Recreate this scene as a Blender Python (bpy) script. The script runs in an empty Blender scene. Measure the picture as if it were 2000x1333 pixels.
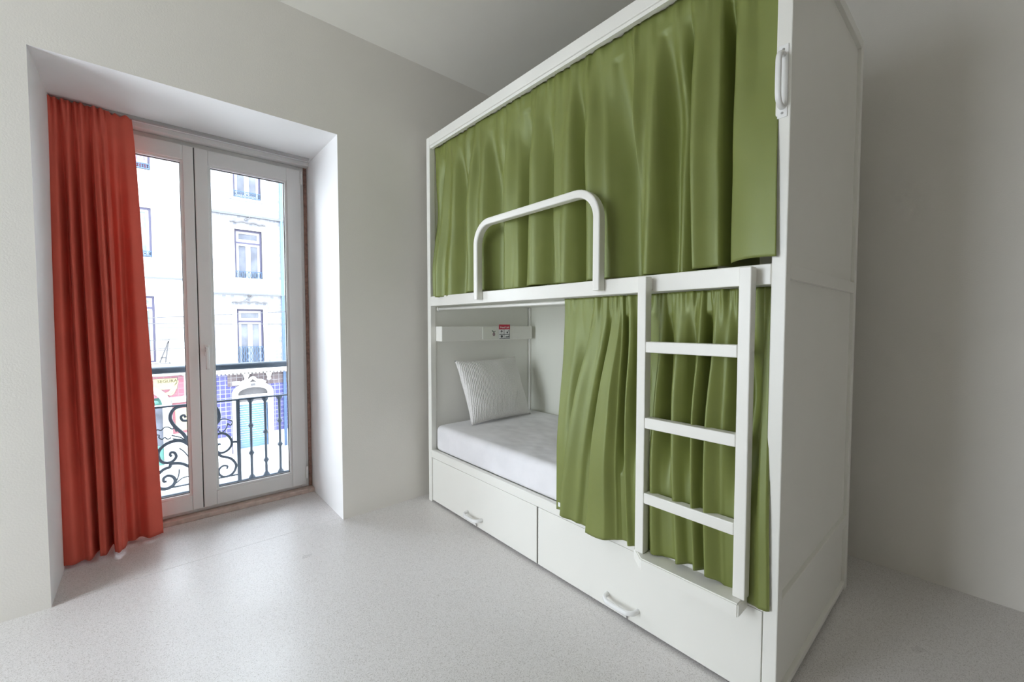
import bpy, bmesh, math, random
from mathutils import Vector, Matrix, noise
random.seed(7)
R = math.radians
S = bpy.context.scene
COL = S.collection

# ------------------------------------------------------------------ camera
# world: X runs along the window wall, Y towards the window wall, Z up, floor at 0 (metres)
cam_d = bpy.data.cameras.new('camera'); cam = bpy.data.objects.new('camera', cam_d); COL.objects.link(cam)
cam_d.sensor_width = 36.0; cam_d.lens = 817.0 / 2000.0 * 36.0; cam_d.clip_start = 0.02; cam_d.clip_end = 300
cam.location = (0, 0, 1.2)
cam.rotation_euler = (R(90 - 2.278), 0, R(-41.049))
S.camera = cam

# ------------------------------------------------------------------ bright overcast sky, exposure
w = bpy.data.worlds.new('sky'); S.world = w; w.use_nodes = True
bg = w.node_tree.nodes['Background']
bg.inputs['Color'].default_value = (0.87, 0.935, 1.0, 1); bg.inputs['Strength'].default_value = 7.5
def portal(loc, rz, sx, name):                    # sampling portals in the window openings (they emit nothing)
    d = bpy.data.lights.new(name, 'AREA'); d.shape = 'RECTANGLE'; d.size = sx; d.size_y = 2.6 if rz else 2.3
    d.cycles.is_portal = True
    o = bpy.data.objects.new(name, d); COL.objects.link(o); o.location = loc; o.rotation_euler = (R(-90), 0, R(rz))
portal((0.27, 3.3, 1.16), 0, 1.2, 'window_portal'); portal((-1.84, 3.3, 1.16), 0, 1.2, 'window_portal.001'); portal((-2.80, 1.87, 1.4), 90, 1.3, 'window_portal.002')
vs = S.view_settings
vs.view_transform = 'Standard'; vs.look = 'None'; vs.gamma = 1.0; vs.use_curve_mapping = False; vs.exposure = 0.85
try:
    S.cycles.use_denoising = True; S.cycles.max_bounces = 11; S.cycles.diffuse_bounces = 7; S.cycles.adaptive_threshold = 0.02
    S.cycles.transparent_max_bounces = 12; S.cycles.sample_clamp_indirect = 12
    S.cycles.caustics_reflective = False; S.cycles.caustics_refractive = False
except Exception: pass

# ------------------------------------------------------------------ materials
MATS = {}
def nodes(name):
    m = bpy.data.materials.new(name); m.use_nodes = True; MATS[name] = m
    nt = m.node_tree; return m, nt, nt.nodes['Principled BSDF']
def lnk(nt, a, b): nt.links.new(a, b)
def coord(nt):
    t = nt.nodes.new('ShaderNodeTexCoord'); return t.outputs['Object']
def plain(name, c, rough=0.5, var=0.04, scale=6.0, bump=0.0, bscale=80.0, spec=0.5, metal=0.0, sheen=0.0, detail=4):
    m, nt, p = nodes(name)
    co = coord(nt)
    n = nt.nodes.new('ShaderNodeTexNoise'); n.inputs['Scale'].default_value = scale; n.inputs['Detail'].default_value = detail
    lnk(nt, co, n.inputs['Vector'])
    r = nt.nodes.new('ShaderNodeValToRGB')
    r.color_ramp.elements[0].position = 0.3; r.color_ramp.elements[1].position = 0.7
    r.color_ramp.elements[0].color = tuple(max(0, v * (1 - var)) for v in c) + (1,)
    r.color_ramp.elements[1].color = tuple(min(1, v * (1 + var)) for v in c) + (1,)
    lnk(nt, n.outputs['Fac'], r.inputs['Fac']); lnk(nt, r.outputs['Color'], p.inputs['Base Color'])
    p.inputs['Roughness'].default_value = rough; p.inputs['Specular IOR Level'].default_value = spec
    p.inputs['Metallic'].default_value = metal
    if sheen: p.inputs['Sheen Weight'].default_value = sheen
    if bump:
        b = nt.nodes.new('ShaderNodeTexNoise'); b.inputs['Scale'].default_value = bscale; b.inputs['Detail'].default_value = 3
        lnk(nt, co, b.inputs['Vector'])
        bu = nt.nodes.new('ShaderNodeBump'); bu.inputs['Strength'].default_value = bump; bu.inputs['Distance'].default_value = 0.002
        lnk(nt, b.outputs['Fac'], bu.inputs['Height']); lnk(nt, bu.outputs['Normal'], p.inputs['Normal'])
    return m
plain('wall_paint', (0.81, 0.78, 0.73), 0.62, 0.015, 3, 0.25, 160)
plain('ceiling_paint', (0.81, 0.785, 0.725), 0.75, 0.015, 3, 0.2, 160)
plain('reveal_white', (0.86, 0.86, 0.86), 0.6, 0.012, 3, 0.2, 120)
plain('bunk_white', (0.83, 0.82, 0.77), 0.34, 0.01, 4, 0.06, 220)
plain('panel_white', (0.78, 0.785, 0.71), 0.42, 0.01, 4, 0.08, 260)
plain('handle_white', (0.86, 0.86, 0.85), 0.25, 0.01, 8)
plain('window_white', (0.80, 0.79, 0.78), 0.32, 0.012, 4)
plain('gasket', (0.05, 0.045, 0.045), 0.6)
plain('raw_plaster', (0.34, 0.20, 0.16), 0.9, 0.35, 45, 0.6, 90)
plain('threshold_stone', (0.62, 0.50, 0.44), 0.6, 0.15, 30, 0.2, 80)
plain('track_grey', (0.45, 0.44, 0.44), 0.4)
plain('screw_steel', (0.32, 0.31, 0.30), 0.35, metal=0.8)
plain('iron', (0.045, 0.065, 0.09), 0.5, 0.12, 20, 0.2, 90)
plain('wire', (0.12, 0.12, 0.13), 0.7)
plain('stone_white', (0.6, 0.59, 0.57), 0.8, 0.03, 2)
plain('render_white', (0.62, 0.61, 0.59), 0.85, 0.02, 1.2)
plain('cornice_grey', (0.15, 0.155, 0.175), 0.8, 0.05, 3)
plain('frame_violet', (0.075, 0.07, 0.12), 0.55, 0.05, 4)
plain('leaf_white', (0.42, 0.42, 0.43), 0.5, 0.02, 4)
plain('far_glass', (0.13, 0.14, 0.175), 0.15, 0.35, 2.2)
plain('far_curtain', (0.19, 0.24, 0.25), 0.6, 0.25, 3)
plain('grille_blue', (0.06, 0.11, 0.19), 0.5, 0.05, 4)
plain('shutter_blue', (0.115, 0.21, 0.4), 0.5, 0.06, 3)
plain('pipe_blue', (0.1, 0.16, 0.28), 0.5, 0.08, 3)
plain('shop_red', (0.26, 0.09, 0.11), 0.6, 0.1, 5)
plain('shop_yellow', (0.36, 0.32, 0.19), 0.6, 0.06, 5)
plain('shop_teal', (0.1, 0.27, 0.23), 0.5, 0.12, 4)
plain('shop_text', (0.06, 0.05, 0.02), 0.6)
plain('banner_pink', (0.34, 0.2, 0.27), 0.6)
plain('banner_red', (0.14, 0.03, 0.06), 0.6)
plain('banner_text', (0.12, 0.12, 0.13), 0.6)
plain('stone_grey', (0.13, 0.125, 0.13), 0.7, 0.08, 4)
plain('pavement', (0.45, 0.44, 0.42), 0.85, 0.10, 1.3)
plain('sticker_red', (0.52, 0.02, 0.05), 0.4)
plain('sticker_white', (0.82, 0.82, 0.82), 0.4)
plain('sticker_ink', (0.05, 0.05, 0.06), 0.5)
plain('icon_leaf', (0.07, 0.13, 0.09), 0.5)
plain('icon_fruit', (0.33, 0.24, 0.25), 0.5)
plain('tag_white', (0.85, 0.87, 0.86), 0.6)

def fabric(name, c, rough, sheen, transl, weave=900.0, spec=0.4, bump=0.12, dist=0.001):
    m, nt, p = nodes(name); co = coord(nt)
    n = nt.nodes.new('ShaderNodeTexNoise'); n.inputs['Scale'].default_value = 5; n.inputs['Detail'].default_value = 5
    lnk(nt, co, n.inputs['Vector'])
    r = nt.nodes.new('ShaderNodeValToRGB'); r.color_ramp.elements[0].position = 0.3; r.color_ramp.elements[1].position = 0.75
    r.color_ramp.elements[0].color = tuple(v * 0.93 for v in c) + (1,); r.color_ramp.elements[1].color = tuple(min(1, v * 1.07) for v in c) + (1,)
    lnk(nt, n.outputs['Fac'], r.inputs['Fac']); lnk(nt, r.outputs['Color'], p.inputs['Base Color'])
    p.inputs['Roughness'].default_value = rough; p.inputs['Specular IOR Level'].default_value = spec
    p.inputs['Sheen Weight'].default_value = sheen; p.inputs['Sheen Roughness'].default_value = 0.4
    p.inputs['Sheen Tint'].default_value = tuple(min(1, v * 2 + 0.15) for v in c) + (1,)
    b = nt.nodes.new('ShaderNodeTexNoise'); b.inputs['Scale'].default_value = weave; b.inputs['Detail'].default_value = 2
    mp = nt.nodes.new('ShaderNodeMapping'); mp.inputs['Scale'].default_value = (1, 1, 0.25)
    lnk(nt, co, mp.inputs['Vector']); lnk(nt, mp.outputs['Vector'], b.inputs['Vector'])
    bu = nt.nodes.new('ShaderNodeBump'); bu.inputs['Strength'].default_value = bump; bu.inputs['Distance'].default_value = dist
    lnk(nt, b.outputs['Fac'], bu.inputs['Height']); lnk(nt, bu.outputs['Normal'], p.inputs['Normal'])
    if transl:
        t = nt.nodes.new('ShaderNodeBsdfTranslucent'); lnk(nt, r.outputs['Color'], t.inputs['Color'])
        mx = nt.nodes.new('ShaderNodeMixShader'); mx.inputs['Fac'].default_value = transl
        out = nt.nodes['Material Output']
        lnk(nt, p.outputs['BSDF'], mx.inputs[1]); lnk(nt, t.outputs['BSDF'], mx.inputs[2]); lnk(nt, mx.outputs['Shader'], out.inputs['Surface'])
    return m
fabric('green_satin', (0.18, 0.205, 0.050), 0.46, 0.06, 0.0, 700, 0.85, 0.07)
MATS['green_satin'].node_tree.nodes['Principled BSDF'].inputs['Specular Tint'].default_value = (0.85, 0.97, 0.68, 1)
fabric('orange_cloth', (0.78, 0.155, 0.11), 0.85, 0.15, 0.12, 900, 0.2)
fabric('sheet_white', (0.80, 0.79, 0.81), 0.75, 0.1, 0.0, 4.5, 0.2, 0.5, 0.05)

# quilted pillow cloth
m, nt, p = nodes('pillow_quilt'); co = coord(nt)
wv = nt.nodes.new('ShaderNodeTexWave'); wv.wave_type = 'BANDS'; wv.bands_direction = 'X'
wv.inputs['Scale'].default_value = 27; wv.inputs['Distortion'].default_value = 3.5; wv.inputs['Detail'].default_value = 1; wv.inputs['Detail Scale'].default_value = 2.2
lnk(nt, co, wv.inputs['Vector'])
bu = nt.nodes.new('ShaderNodeBump'); bu.inputs['Strength'].default_value = 0.6; bu.inputs['Distance'].default_value = 0.0035
lnk(nt, wv.outputs['Fac'], bu.inputs['Height']); lnk(nt, bu.outputs['Normal'], p.inputs['Normal'])
p.inputs['Base Color'].default_value = (0.80, 0.78, 0.76, 1); p.inputs['Roughness'].default_value = 0.8

# poured floor with fine speckle
m, nt, p = nodes('floor_terrazzo'); co = coord(nt)
n1 = nt.nodes.new('ShaderNodeTexNoise'); n1.inputs['Scale'].default_value = 330; n1.inputs['Detail'].default_value = 2; lnk(nt, co, n1.inputs['Vector'])
r1 = nt.nodes.new('ShaderNodeValToRGB'); e = r1.color_ramp.elements
e[0].position = 0.30; e[0].color = (0.45, 0.42, 0.39, 1); e[1].position = 0.45; e[1].color = (0.72, 0.695, 0.685, 1)
e2 = e.new(0.60); e2.color = (0.75, 0.725, 0.715, 1); e3 = e.new(0.72); e3.color = (0.85, 0.83, 0.81, 1)
lnk(nt, n1.outputs['Fac'], r1.inputs['Fac'])
n2 = nt.nodes.new('ShaderNodeTexNoise'); n2.inputs['Scale'].default_value = 2.3; n2.inputs['Detail'].default_value = 6; lnk(nt, co, n2.inputs['Vector'])
r2 = nt.nodes.new('ShaderNodeMapRange'); r2.inputs['From Min'].default_value = 0.3; r2.inputs['From Max'].default_value = 0.7
r2.inputs['To Min'].default_value = 0.27; r2.inputs['To Max'].default_value = 0.42
lnk(nt, n2.outputs['Fac'], r2.inputs['Value']); lnk(nt, r2.outputs['Result'], p.inputs['Roughness'])
lnk(nt, r1.outputs['Color'], p.inputs['Base Color']); p.inputs['Specular IOR Level'].default_value = 0.5
b = nt.nodes.new('ShaderNodeBump'); b.inputs['Strength'].default_value = 0.06; b.inputs['Distance'].default_value = 0.002
lnk(nt, n1.outputs['Fac'], b.inputs['Height']); lnk(nt, b.outputs['Normal'], p.inputs['Normal'])

# glazing
def glazing(name, tint):
    m, nt, p = nodes(name); nt.nodes.remove(p); out = nt.nodes['Material Output']
    tr = nt.nodes.new('ShaderNodeBsdfTransparent'); tr.inputs['Color'].default_value = tint + (1,)
    gl = nt.nodes.new('ShaderNodeBsdfGlossy'); gl.inputs['Roughness'].default_value = 0.02
    fr = nt.nodes.new('ShaderNodeFresnel'); fr.inputs['IOR'].default_value = 1.3
    mx = nt.nodes.new('ShaderNodeMixShader'); lnk(nt, fr.outputs['Fac'], mx.inputs['Fac'])
    lnk(nt, tr.outputs['BSDF'], mx.inputs[1]); lnk(nt, gl.outputs['BSDF'], mx.inputs[2]); lnk(nt, mx.outputs['Shader'], out.inputs['Surface'])
glazing('glass', (0.82, 0.835, 0.85))          # double glazing: the pane is a slab, light crosses two faces (about 70 %)
glazing('glass_clear', (0.97, 0.975, 0.98))

# glazed wall tiles (far facade, tiles only a few pixels wide)
def tiles(name, c1, c2, grout, size, rough=0.3, gw=0.05):
    m, nt, p = nodes(name)
    g = nt.nodes.new('ShaderNodeNewGeometry'); sep = nt.nodes.new('ShaderNodeSeparateXYZ'); cb = nt.nodes.new('ShaderNodeCombineXYZ')
    lnk(nt, g.outputs['Position'], sep.inputs['Vector']); lnk(nt, sep.outputs['X'], cb.inputs['X']); lnk(nt, sep.outputs['Z'], cb.inputs['Y'])
    b = nt.nodes.new('ShaderNodeTexBrick'); b.offset = 0.0; b.inputs['Scale'].default_value = 1.0
    b.inputs['Brick Width'].default_value = size; b.inputs['Row Height'].default_value = size; b.inputs['Mortar Size'].default_value = size * gw
    b.inputs['Color1'].default_value = c1 + (1,); b.inputs['Color2'].default_value = c2 + (1,); b.inputs['Mortar'].default_value = grout + (1,)
    lnk(nt, cb.outputs['Vector'], b.inputs['Vector']); lnk(nt, b.outputs['Color'], p.inputs['Base Color']); p.inputs['Roughness'].default_value = rough
tiles('tile_blue', (0.06, 0.06, 0.20), (0.10, 0.10, 0.26), (0.28, 0.28, 0.36), 0.175, 0.3, 0.07)
tiles('tile_brown', (0.09, 0.065, 0.07), (0.15, 0.115, 0.12), (0.26, 0.25, 0.26), 0.19, 0.3, 0.05)
tiles('tile_pale', (0.20, 0.21, 0.24), (0.34, 0.345, 0.36), (0.36, 0.36, 0.37), 0.14, 0.35, 0.08)
tiles('tile_red', (0.25, 0.085, 0.12), (0.28, 0.11, 0.14), (0.24, 0.15, 0.17), 0.2, 0.3, 0.08)

# ------------------------------------------------------------------ builders
ORIGIN = {}
def tag(o, label=None, cat=None, group=None, kind=None):
    if label: o['label'] = label
    if cat: o['category'] = cat
    if group: o['group'] = group
    if kind: o['kind'] = kind
    return o
def empty(name, loc, label=None, cat=None, group=None, kind=None):
    o = bpy.data.objects.new(name, None); COL.objects.link(o); o.location = loc; o.empty_display_size = 0.1
    ORIGIN[o] = Vector(loc); return tag(o, label, cat, group, kind)
def obj(name, bm, mat, parent=None, smooth=False, origin=None):
    """one mesh object from a bmesh given in world coordinates"""
    me = bpy.data.meshes.new(name)
    bmesh.ops.recalc_face_normals(bm, faces=bm.faces[:])
    if parent is not None: org = ORIGIN[parent]
    elif origin is not None: org = Vector(origin)
    else:
        xs = [v.co for v in bm.verts]
        org = Vector(((min(c.x for c in xs) + max(c.x for c in xs)) / 2, (min(c.y for c in xs) + max(c.y for c in xs)) / 2, min(c.z for c in xs)))
    bmesh.ops.translate(bm, verts=bm.verts[:], vec=-org)
    bm.to_mesh(me); bm.free()
    for mm in (mat if isinstance(mat, (list, tuple)) else [mat]): me.materials.append(MATS[mm])
    if smooth:
        for pl in me.polygons: pl.use_smooth = True
    o = bpy.data.objects.new(name, me); COL.objects.link(o)
    if parent is not None: o.parent = parent; o.location = (0, 0, 0)
    else: o.location = org
    ORIGIN[o] = org
    return o
def B(): return bmesh.new()
def box(bm, x0, x1, y0, y1, z0, z1, bev=0.0, seg=2):
    r = bmesh.ops.create_cube(bm, size=1.0)
    vs_ = r['verts']
    for v in vs_:
        v.co = Vector(((x0 + x1) / 2 + v.co.x * (x1 - x0), (y0 + y1) / 2 + v.co.y * (y1 - y0), (z0 + z1) / 2 + v.co.z * (z1 - z0)))
    if bev:
        es = list({e for v in vs_ for e in v.link_edges})
        bmesh.ops.bevel(bm, geom=es, offset=bev, segments=seg, affect='EDGES', profile=0.5)
    return bm
def bx(name, mat, parent, x0, x1, y0, y1, z0, z1, bev=0.002, **k):
    return obj(name, box(B(), x0, x1, y0, y1, z0, z1, bev), mat, parent, **k)
def catmull(pts, n=6, closed=False):
    P = [Vector(q) for q in pts]; out = []
    m_ = len(P); rng = range(m_ if closed else m_ - 1)
    for i in rng:
        if closed: p0, p1, p2, p3 = P[(i - 1) % m_], P[i], P[(i + 1) % m_], P[(i + 2) % m_]
        else: p0, p1, p2, p3 = P[max(i - 1, 0)], P[i], P[i + 1], P[min(i + 2, m_ - 1)]
        for k in range(n):
            t = k / n
            out.append(0.5 * ((2 * p1) + (-p0 + p2) * t + (2 * p0 - 5 * p1 + 4 * p2 - p3) * t * t + (-p0 + 3 * p1 - 3 * p2 + p3) * t ** 3))
    if not closed: out.append(P[-1])
    return out
def circ(r, n=10): return [(r * math.cos(2 * math.pi * k / n), r * math.sin(2 * math.pi * k / n)) for k in range(n)]
def rrect(a, b, r, n=3):
    out = []
    for cx, cy, s in ((a / 2 - r, b / 2 - r, 0), (-a / 2 + r, b / 2 - r, 90), (-a / 2 + r, -b / 2 + r, 180), (a / 2 - r, -b / 2 + r, 270)):
        for k in range(n + 1):
            th = R(s + 90 * k / n); out.append((cx + r * math.cos(th), cy + r * math.sin(th)))
    return out
def sweep(bm, path, sec, nrm, scale=None, cap=True):
    """sweep a section along a planar path; section x is in-plane, y along the plane normal"""
    nrm = Vector(nrm).normalized(); P = [Vector(q) for q in path]; rings = []
    for i, q in enumerate(P):
        t = (P[min(i + 1, len(P) - 1)] - P[max(i - 1, 0)]).normalized()
        s = nrm.cross(t).normalized(); k = scale[i] if scale else 1.0
        rings.append([bm.verts.new(q + s * a * k + nrm * b_ * k) for a, b_ in sec])
    m_ = len(sec)
    for i in range(len(rings) - 1):
        for j in range(m_):
            bm.faces.new((rings[i][j], rings[i][(j + 1) % m_], rings[i + 1][(j + 1) % m_], rings[i + 1][j]))
    if cap:
        bm.faces.new(rings[0]); bm.faces.new(rings[-1])
    return bm
def lathe(bm, cx, cy, prof, n=12):
    rings = [[bm.verts.new((cx + r * math.cos(2 * math.pi * k / n), cy + r * math.sin(2 * math.pi * k / n), z)) for k in range(n)] for z, r in prof]
    for i in range(len(rings) - 1):
        for j in range(n): bm.faces.new((rings[i][j], rings[i][(j + 1) % n], rings[i + 1][(j + 1) % n], rings[i + 1][j]))
    bm.faces.new(rings[0]); bm.faces.new(rings[-1]); return bm
def holed(bm, x0, x1, y0, y1, z0, z1, holes):
    """slab in the XZ plane, thickness y0..y1, with rectangular openings (x0,x1,z0,z1)"""
    xs = sorted({x0, x1, *[h[0] for h in holes], *[h[1] for h in holes]}); zs = sorted({z0, z1, *[h[2] for h in holes], *[h[3] for h in holes]})
    xs = [x for x in xs if x0 <= x <= x1]; zs = [z for z in zs if z0 <= z <= z1]
    nx, nz = len(xs) - 1, len(zs) - 1
    full = [[not any(h[0] <= (xs[i] + xs[i + 1]) / 2 <= h[1] and h[2] <= (zs[j] + zs[j + 1]) / 2 <= h[3] for h in holes) for j in range(nz)] for i in range(nx)]
    V = {}
    def v(i, j, k):
        if (i, j, k) not in V: V[(i, j, k)] = bm.verts.new((xs[i], (y0, y1)[k], zs[j]))
        return V[(i, j, k)]
    F = lambda i, j: 0 <= i < nx and 0 <= j < nz and full[i][j]
    for i in range(nx):
        for j in range(nz):
            if not full[i][j]: continue
            bm.faces.new((v(i, j, 0), v(i + 1, j, 0), v(i + 1, j + 1, 0), v(i, j + 1, 0)))
            bm.faces.new((v(i, j, 1), v(i, j + 1, 1), v(i + 1, j + 1, 1), v(i + 1, j, 1)))
            if not F(i - 1, j): bm.faces.new((v(i, j, 0), v(i, j + 1, 0), v(i, j + 1, 1), v(i, j, 1)))
            if not F(i + 1, j): bm.faces.new((v(i + 1, j, 0), v(i + 1, j, 1), v(i + 1, j + 1, 1), v(i + 1, j + 1, 0)))
            if not F(i, j - 1): bm.faces.new((v(i, j, 0), v(i, j, 1), v(i + 1, j, 1), v(i + 1, j, 0)))
            if not F(i, j + 1): bm.faces.new((v(i, j + 1, 0), v(i + 1, j + 1, 0), v(i + 1, j + 1, 1), v(i, j + 1, 1)))
    return bm
def text(name, s, size, loc, rot, mat, parent, ext=0.0005):
    c = bpy.data.curves.new(name, 'FONT'); c.body = s; c.size = size; c.extrude = ext; c.align_x = 'CENTER'; c.align_y = 'CENTER'; c.resolution_u = 2
    t = bpy.data.objects.new(name, c); COL.objects.link(t)
    dg = bpy.context.evaluated_depsgraph_get(); dg.update()
    me = bpy.data.meshes.new_from_object(t.evaluated_get(dg)); bpy.data.objects.remove(t); bpy.data.curves.remove(c)
    me.transform(Matrix.Translation(Vector(loc) - ORIGIN[parent]) @ rot.to_4x4()); me.materials.clear(); me.materials.append(MATS[mat])
    o = bpy.data.objects.new(name, me); COL.objects.link(o); o.parent = parent; ORIGIN[o] = ORIGIN[parent]
    return o

# ------------------------------------------------------------------ room shell
YW, YG, XR, XL, YB, ZC = 2.583, 3.245, 2.722, -2.7, -3.5, 2.946
W1 = (-0.338, 0.876); ZT = 2.325
W2 = (-2.45, -1.236)
tag(bx('floor', 'floor_terrazzo', None, XL - 0.1, XR + 0.1, YB - 0.1, 2.6175, -0.12, 0, 0), kind='structure')
tag(bx('trim_1', 'floor_terrazzo', None, W1[0], W1[1], 2.6205, 3.30, -0.12, 0, 0), kind='structure')
tag(bx('trim_2', 'floor_terrazzo', None, W2[0], W2[1], 2.6205, 3.30, -0.12, 0, 0), kind='structure')
tag(bx('ceiling', 'ceiling_paint', None, XL - 0.1, XR + 0.1, YB - 0.1, 3.35, ZC, ZC + 0.25, 0), kind='structure')
tag(bx('wall_right', 'wall_paint', None, XR, XR + 0.15, YB, YW + 0.1, -0.1, ZC, 0), kind='structure')
W3 = (1.26, 2.54)                                            # tall unseen side window, added to light the room from the left
bm = holed(B(), YB, YW + 0.1, XL - 0.15, XL, -0.1, ZC, [(W3[0], W3[1], 0.05, 2.60)])
for v in bm.verts: v.co = Vector((v.co.y, v.co.x, v.co.z))
tag(obj('wall_left', bm, 'wall_paint'), kind='structure')
wl = empty('added_window', (XL - 0.1, 2.02, 0.05), kind='structure')
bm = B()
for ya, yb, za, zb in ((W3[0], W3[0] + .06, .05, 2.60), (W3[1] - .06, W3[1], .05, 2.60), (W3[0] + .06, W3[1] - .06, 2.54, 2.60), (W3[0] + .06, W3[1] - .06, .05, .11)): box(bm, XL - .13, XL - .07, ya, yb, za, zb, .003)
obj('frame', bm, 'window_white', wl)
obj('pane', box(B(), XL - .102, XL - .098, W3[0] + .06, W3[1] - .06, .11, 2.54), 'glass_clear', wl)
tag(bx('wall_front', 'wall_paint', None, XL - 0.1, XR + 0.1, YB - 0.15, YB, -0.1, ZC, 0), kind='structure')
bm = holed(B(), XL - 0.1, XR + 0.1, YW, 3.36, -0.12, ZC, [(W1[0], W1[1], -0.001, ZT), (W2[0], W2[1], -0.001, ZT)])
bmesh.ops.recalc_face_normals(bm, faces=bm.faces[:])
for f in bm.faces: f.material_index = 0 if f.normal.y < -0.9 else 1
tag(obj('wall_back', bm, ['wall_paint', 'reveal_white']), kind='structure')

# ------------------------------------------------------------------ balcony windows
def french_window(name, xa, xb):
    """two inward-opening leaves in a fixed frame, full height of the reveal"""
    r = empty(name, ((xa + xb) / 2, YG, 0), kind='structure')
    y0, y1 = 3.205, 3.265                                    # fixed frame
    ia, ib, zt = xa + 0.022, xb - 0.022, 2.30
    bm = B()
    box(bm, ia, ia + 0.045, y0 + .02, y1, 0.03, zt, 0.003); box(bm, ib - 0.045, ib, y0 + .02, y1, 0.03, zt, 0.003)
    box(bm, ia + 0.045, ib - 0.045, y0 + .02, y1, 2.255, zt, 0.003); box(bm, ia + 0.045, ib - 0.045, y0 + .02, y1, 0.03, 0.068, 0.003)
    obj('frame', bm, 'window_white', r)
    tag(bx('threshold', 'threshold_stone', r, xa, xb, 3.165, 3.36, 0.0, 0.03, 0.004), 'worn terracotta-stained stone threshold')
    bm = B(); box(bm, xb - 0.022, xb - 0.001, 3.222, 3.262, 0.03, zt); box(bm, xa + 0.001, xa + 0.022, 3.222, 3.262, 0.03, zt)
    tag(obj('plaster_gap', bm, 'raw_plaster', r), 'strip of raw brown plaster beside the frame')
    bx('soffit_strip', 'window_white', r, xa + 0.001, xb - 0.001, 3.16, 3.30, zt, ZT - 0.001, 0.002)
    mid = (xa + xb) / 2 - 0.033
    for side in (0, 1):
        l, h = (ia + 0.026, mid - 0.0025) if side == 0 else (mid + 0.0025, ib - 0.026)
        sl, sr = (0.085, 0.052) if side == 0 else (0.066, 0.088)
        zb, zu = 0.058, 2.268
        bm = B()
        box(bm, l, l + sl, 3.19, 3.243, zb, zu, 0.004); box(bm, h - sr, h, 3.19, 3.243, zb, zu, 0.004)
        box(bm, l + sl, h - sr, 3.19, 3.243, zb, 0.148, 0.004); box(bm, l + sl, h - sr, 3.19, 3.243, 2.18, zu, 0.004)
        lf = obj('casement', bm, 'window_white', r)
        bm = B(); a, b_, c, d = l + sl, h - sr, 0.148, 2.18     # glazing bead, stepped back
        box(bm, a, a + 0.012, 3.20, 3.235, c, d); box(bm, b_ - 0.012, b_, 3.20, 3.235, c, d)
        box(bm, a + 0.012, b_ - 0.012, 3.20, 3.235, c, c + 0.012); box(bm, a + 0.012, b_ - 0.012, 3.20, 3.235, d - 0.012, d)
        obj('glazing_bead', bm, 'window_white', lf)
        bm = B(); a, b_, c, d = a + 0.012, b_ - 0.012, c + 0.012, d - 0.012
        box(bm, a, a + 0.003, 3.219, 3.231, c, d); box(bm, b_ - 0.003, b_, 3.219, 3.231, c, d)
        box(bm, a + 0.003, b_ - 0.003, 3.219, 3.231, c, c + 0.003); box(bm, a + 0.003, b_ - 0.003, 3.219, 3.231, d - 0.003, d)
        obj('gasket', bm, 'gasket', lf)
        bx('pane', 'glass', lf, a + 0.001, b_ - 0.001, 3.223, 3.227, c + 0.001, d - 0.001, 0)
        for z in (0.10, 2.17):                                  # hinge barrels on the outer stile
            hx = (l - 0.004) if side == 0 else (h + 0.004)
            obj('hinge', lathe(B(), hx, 3.183, [(z, 0.003), (z + 0.003, 0.007), (z + 0.085, 0.007), (z + 0.088, 0.003)]), 'handle_white', lf, True)
        if side == 1:
            hx = l + 0.034
            bm = B(); box(bm, hx - 0.013, hx + 0.013, 3.181, 3.19, 1.005, 1.075, 0.004)
            lathe(bm, hx, 3.175, [(1.03, 0.009), (1.05, 0.009)])
            path = catmull([(hx, 3.19, 1.055), (hx, 3.16, 1.055), (hx, 3.148, 1.045), (hx, 3.147, 1.0), (hx, 3.149, 0.925)], 5)
            sweep(bm, path, rrect(0.014, 0.018, 0.005), (1, 0, 0))
            tag(obj('handle', bm, 'handle_white', lf, True), 'white lever handle')
    bx('centre_gap', 'gasket', r, mid - 0.0035, mid + 0.0035, 3.2, 3.25, 0.06, 2.266, 0)
    return r
french_window('window_1', *W1); french_window('window_2', *W2)

# curtain track under the soffit
tag(bx('curtain_track', 'track_grey', None, W1[0] + 0.01, W1[1] - 0.02, 3.075, 3.10, ZT - 0.016, ZT, 0.002),
    'slim grey ceiling track above the balcony window that carries the red curtain', 'curtain track')

# ------------------------------------------------------------------ cloth
def lerp(a, b, t): return a + (b - a) * t
def sm(t): t = max(0, min(1, t)); return t * t * (3 - 2 * t)
def cloth(name, mat, knots, place, nu=9, nv=70, parent=None, thick=0.0016, warp=lambda t: (t, t)):
    """knots: (pos_top, depth_top, pos_bottom, depth_bottom); place(pos, depth, t, u) -> xyz"""
    bm = B(); rows = []
    for j in range(nv + 1):
        t = j / nv; row = []
        for i in range(len(knots) - 1):
            a, b_ = knots[i], knots[i + 1]
            for k in range(nu + (1 if i == len(knots) - 2 else 0)):
                s = k / nu; c = (1 - math.cos(math.pi * s)) / 2
                tp, td = warp(t)
                pos = lerp(lerp(a[0], a[2], tp), lerp(b_[0], b_[2], tp), s)
                dep = lerp(lerp(a[1], a[3], td), lerp(b_[1], b_[3], td), c)
                row.append(bm.verts.new(place(pos, dep, t, (i + s) / (len(knots) - 1))))
        rows.append(row)
    for j in range(nv):
        for i in range(len(rows[0]) - 1):
            bm.faces.new((rows[j][i], rows[j][i + 1], rows[j + 1][i + 1], rows[j + 1][i]))
    o = obj(name, bm, mat, parent, True)
    md = o.modifiers.new('cloth_thickness', 'SOLIDIFY'); md.thickness = thick; md.offset = 0
    return o

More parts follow.
